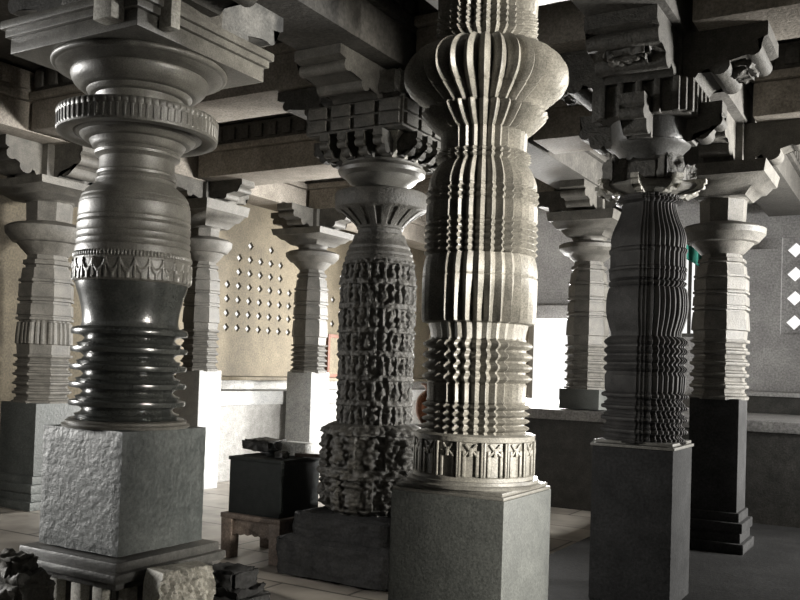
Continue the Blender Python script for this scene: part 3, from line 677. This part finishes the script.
o = thing('cloth_bundle', 'dark crumpled bundle lying on the back left corner of the donation box', 'bundle', (sx-.20, sy+.14, zt+.012))
bm = bmesh.new(); rough_box(bm, (-.04, .02, .055), (.34, .28, .09), 20, .018, 14, 41, .05); build('bundle_body', bm, 'dark', o, sharp=70)
o = thing('white_box', 'small whitish box standing at the back of the donation box lid', 'box', (sx+.08, sy+.19, zt))
bm = bmesh.new(); bx(bm, (0, 0, .05), (.24, .12, .10), .004); build('carton', bm, 'paper', o)
bm = bmesh.new(); bx(bm, (0, 0, .105), (.25, .13, .012), .003); build('carton_lid', bm, 'paper', o)
o = thing('oil_lamp', 'small dark lamp with a pointed knob on the donation box lid', 'lamp', (sx+.02, sy-.06, zt))
bm = bmesh.new(); lathe(bm, smooth([(0, .05), (.012, .055), (.03, .03), (.045, .045), (.06, .05)], 3)+[(.062, .03), (.08, .012), (.10, .003)], circle(32)); build('lamp_bowl', bm, 'black', o)
o = thing('stone_lump', 'small dark lump beside the lamp on the donation box lid', 'ornament', (sx+.14, sy-.1, zt))
bm = bmesh.new(); rough_box(bm, (0, 0, .025), (.10, .08, .05), 8, .015, 20, 44, .012); build('lump_body', bm, 'dark', o, sharp=70)
o = tag(box('wooden_stick', (sx+.26, sy+.10, zt+.018), (.22, .035, .03), 'wood', None, .005, .5), 'short flat wooden stick sticking out over the right edge of the donation box', 'stick')
# copper pot on a stone stand, half hidden behind the fluted pillar
p = at(433, 425, 8.6); zp = p.z
o = thing('stone_stand', 'plain stone stand carrying the copper pot behind the fluted pillar', 'stand', (p.x, p.y, 0))
bm = bmesh.new(); bx(bm, (0, 0, (zp-.06)/2), (.34, .34, zp-.06), .01); build('stand_post', bm, 'dark', o)
bm = bmesh.new(); bx(bm, (0, 0, zp-.03), (.42, .42, .06), .01); build('stand_top', bm, 'dark', o)
o = thing('copper_pot', 'round copper pot half hidden by the rings of the fluted pillar', 'pot', (p.x, p.y, zp))
bm = bmesh.new(); lathe(bm, smooth([(0, .08), (.02, .12), (.09, .165), (.18, .175), (.27, .15), (.33, .09)], 5), circle(64)); build('pot_body', bm, 'copper', o)
bm = bmesh.new(); lathe(bm, smooth([(.33, .085), (.35, .085), (.37, .10), (.39, .13)], 4)+[(.40, .125), (.38, .08)], circle(64)); build('pot_rim', bm, 'copper', o)
# framed board and teal cloth
p0, p1 = on_u(326, 381, -8.93), on_u(352, 336, -8.93)
o = thing('framed_board', 'red-brown framed board standing on the bench ledge right of the slender pillar', 'board', (-8.93, (p0.y+p1.y)/2, b2))
bw, bh = p1.y-p0.y, p1.z-b2
bm = bmesh.new(); bx(bm, (0, 0, bh/2), (.02, bw-.04, bh-.04), .002); build('panel', bm, 'wall', o)
bm = bmesh.new()
for t in (-1, 1): bx(bm, (0, t*(bw/2-.03), bh/2), (.05, .06, bh), .004)
for z in (.03, bh-.03): bx(bm, (0, 0, z), (.05, bw-.1, .06), .004)
build('frame', bm, 'redwood', o)
c0, c1 = on_v(683, 246, 12.9), on_v(702, 262, 12.9)
o = thing('hanging_cloth', 'teal cloth hung across the top of the bright window right of the ribbed pillar', 'cloth', ((c0.x+c1.x)/2, 12.95, c1.z))
bm = bmesh.new(); n = 14; w = (c1.x-c0.x)*1.5; hg = (c0.z-c1.z)*1.3
g = [[bm.verts.new(((i/n-.5)*w, .04*math.sin(i*1.3)-.03*j/6+dd_, hg*(j/6)*(1) + (1-j/6)*(.5-i/n)*.25)) for i in range(n+1)] for dd_ in (0,) for j in range(7)]
for j in range(6):
    for i in range(n): bm.faces.new((g[j][i], g[j][i+1], g[j+1][i+1], g[j+1][i]))
oc = build('cloth_sheet', bm, 'teal', o, recalc=True); md = oc.modifiers.new('thick', 'SOLIDIFY'); md.thickness = .012
bm = bmesh.new(); bx(bm, (0, .03, hg), (w*1.05, .03, .03), .004); build('cloth_rod', bm, 'wood', o)
# ================================================================== light
w = bpy.data.worlds.new('overcast'); sc.world = w; w.use_nodes = True
bg = w.node_tree.nodes['Background']; bg.inputs['Color'].default_value = (1, .985, .96, 1); bg.inputs['Strength'].default_value = .42
def area(name, loc, target, sx, sy, power, col=(1, .98, .94), spread=180):
    l = bpy.data.lights.new(name, 'AREA'); l.shape = 'RECTANGLE'; l.size = sx; l.size_y = sy; l.energy = power; l.color = col; l.spread = math.radians(spread)
    o = bpy.data.objects.new(name, l); COL.objects.link(o); o.location = loc
    o.rotation_euler = (Vector(target)-Vector(loc)).to_track_quat('-Z', 'Y').to_euler(); return o
area('doorway_daylight', ((dl+dr)/2-.1, 14.0, 2.2), (-6.6, 9.0, .9), 1.6, 1.8, 540, spread=150)
area('added_slit_light', (8.2, 2.3, 2.7), (-2.2, 4.1, 2.2), 0.35, 2.0, 230, col=(1, .95, .86), spread=70)  # lamp added outside the unseen slit, aimed at the fluted pillar
area('side_doorway_daylight', (5.6, 9.8, 1.8), (-2.5, 8.6, 2.6), 2.4, .9, 270, spread=75)
area('left_doorway_daylight', (-11.2, .9, 2.5), (-3.6, 3.2, 1.7), 1.4, 1.8, 30, spread=42)
vs = sc.view_settings; vs.view_transform = 'Standard'; vs.look = 'None'; vs.gamma = 1; vs.use_curve_mapping = False; vs.exposure = 1.5
sc.cycles.use_denoising = True
sc.cycles.max_bounces = 8; sc.cycles.diffuse_bounces = 5
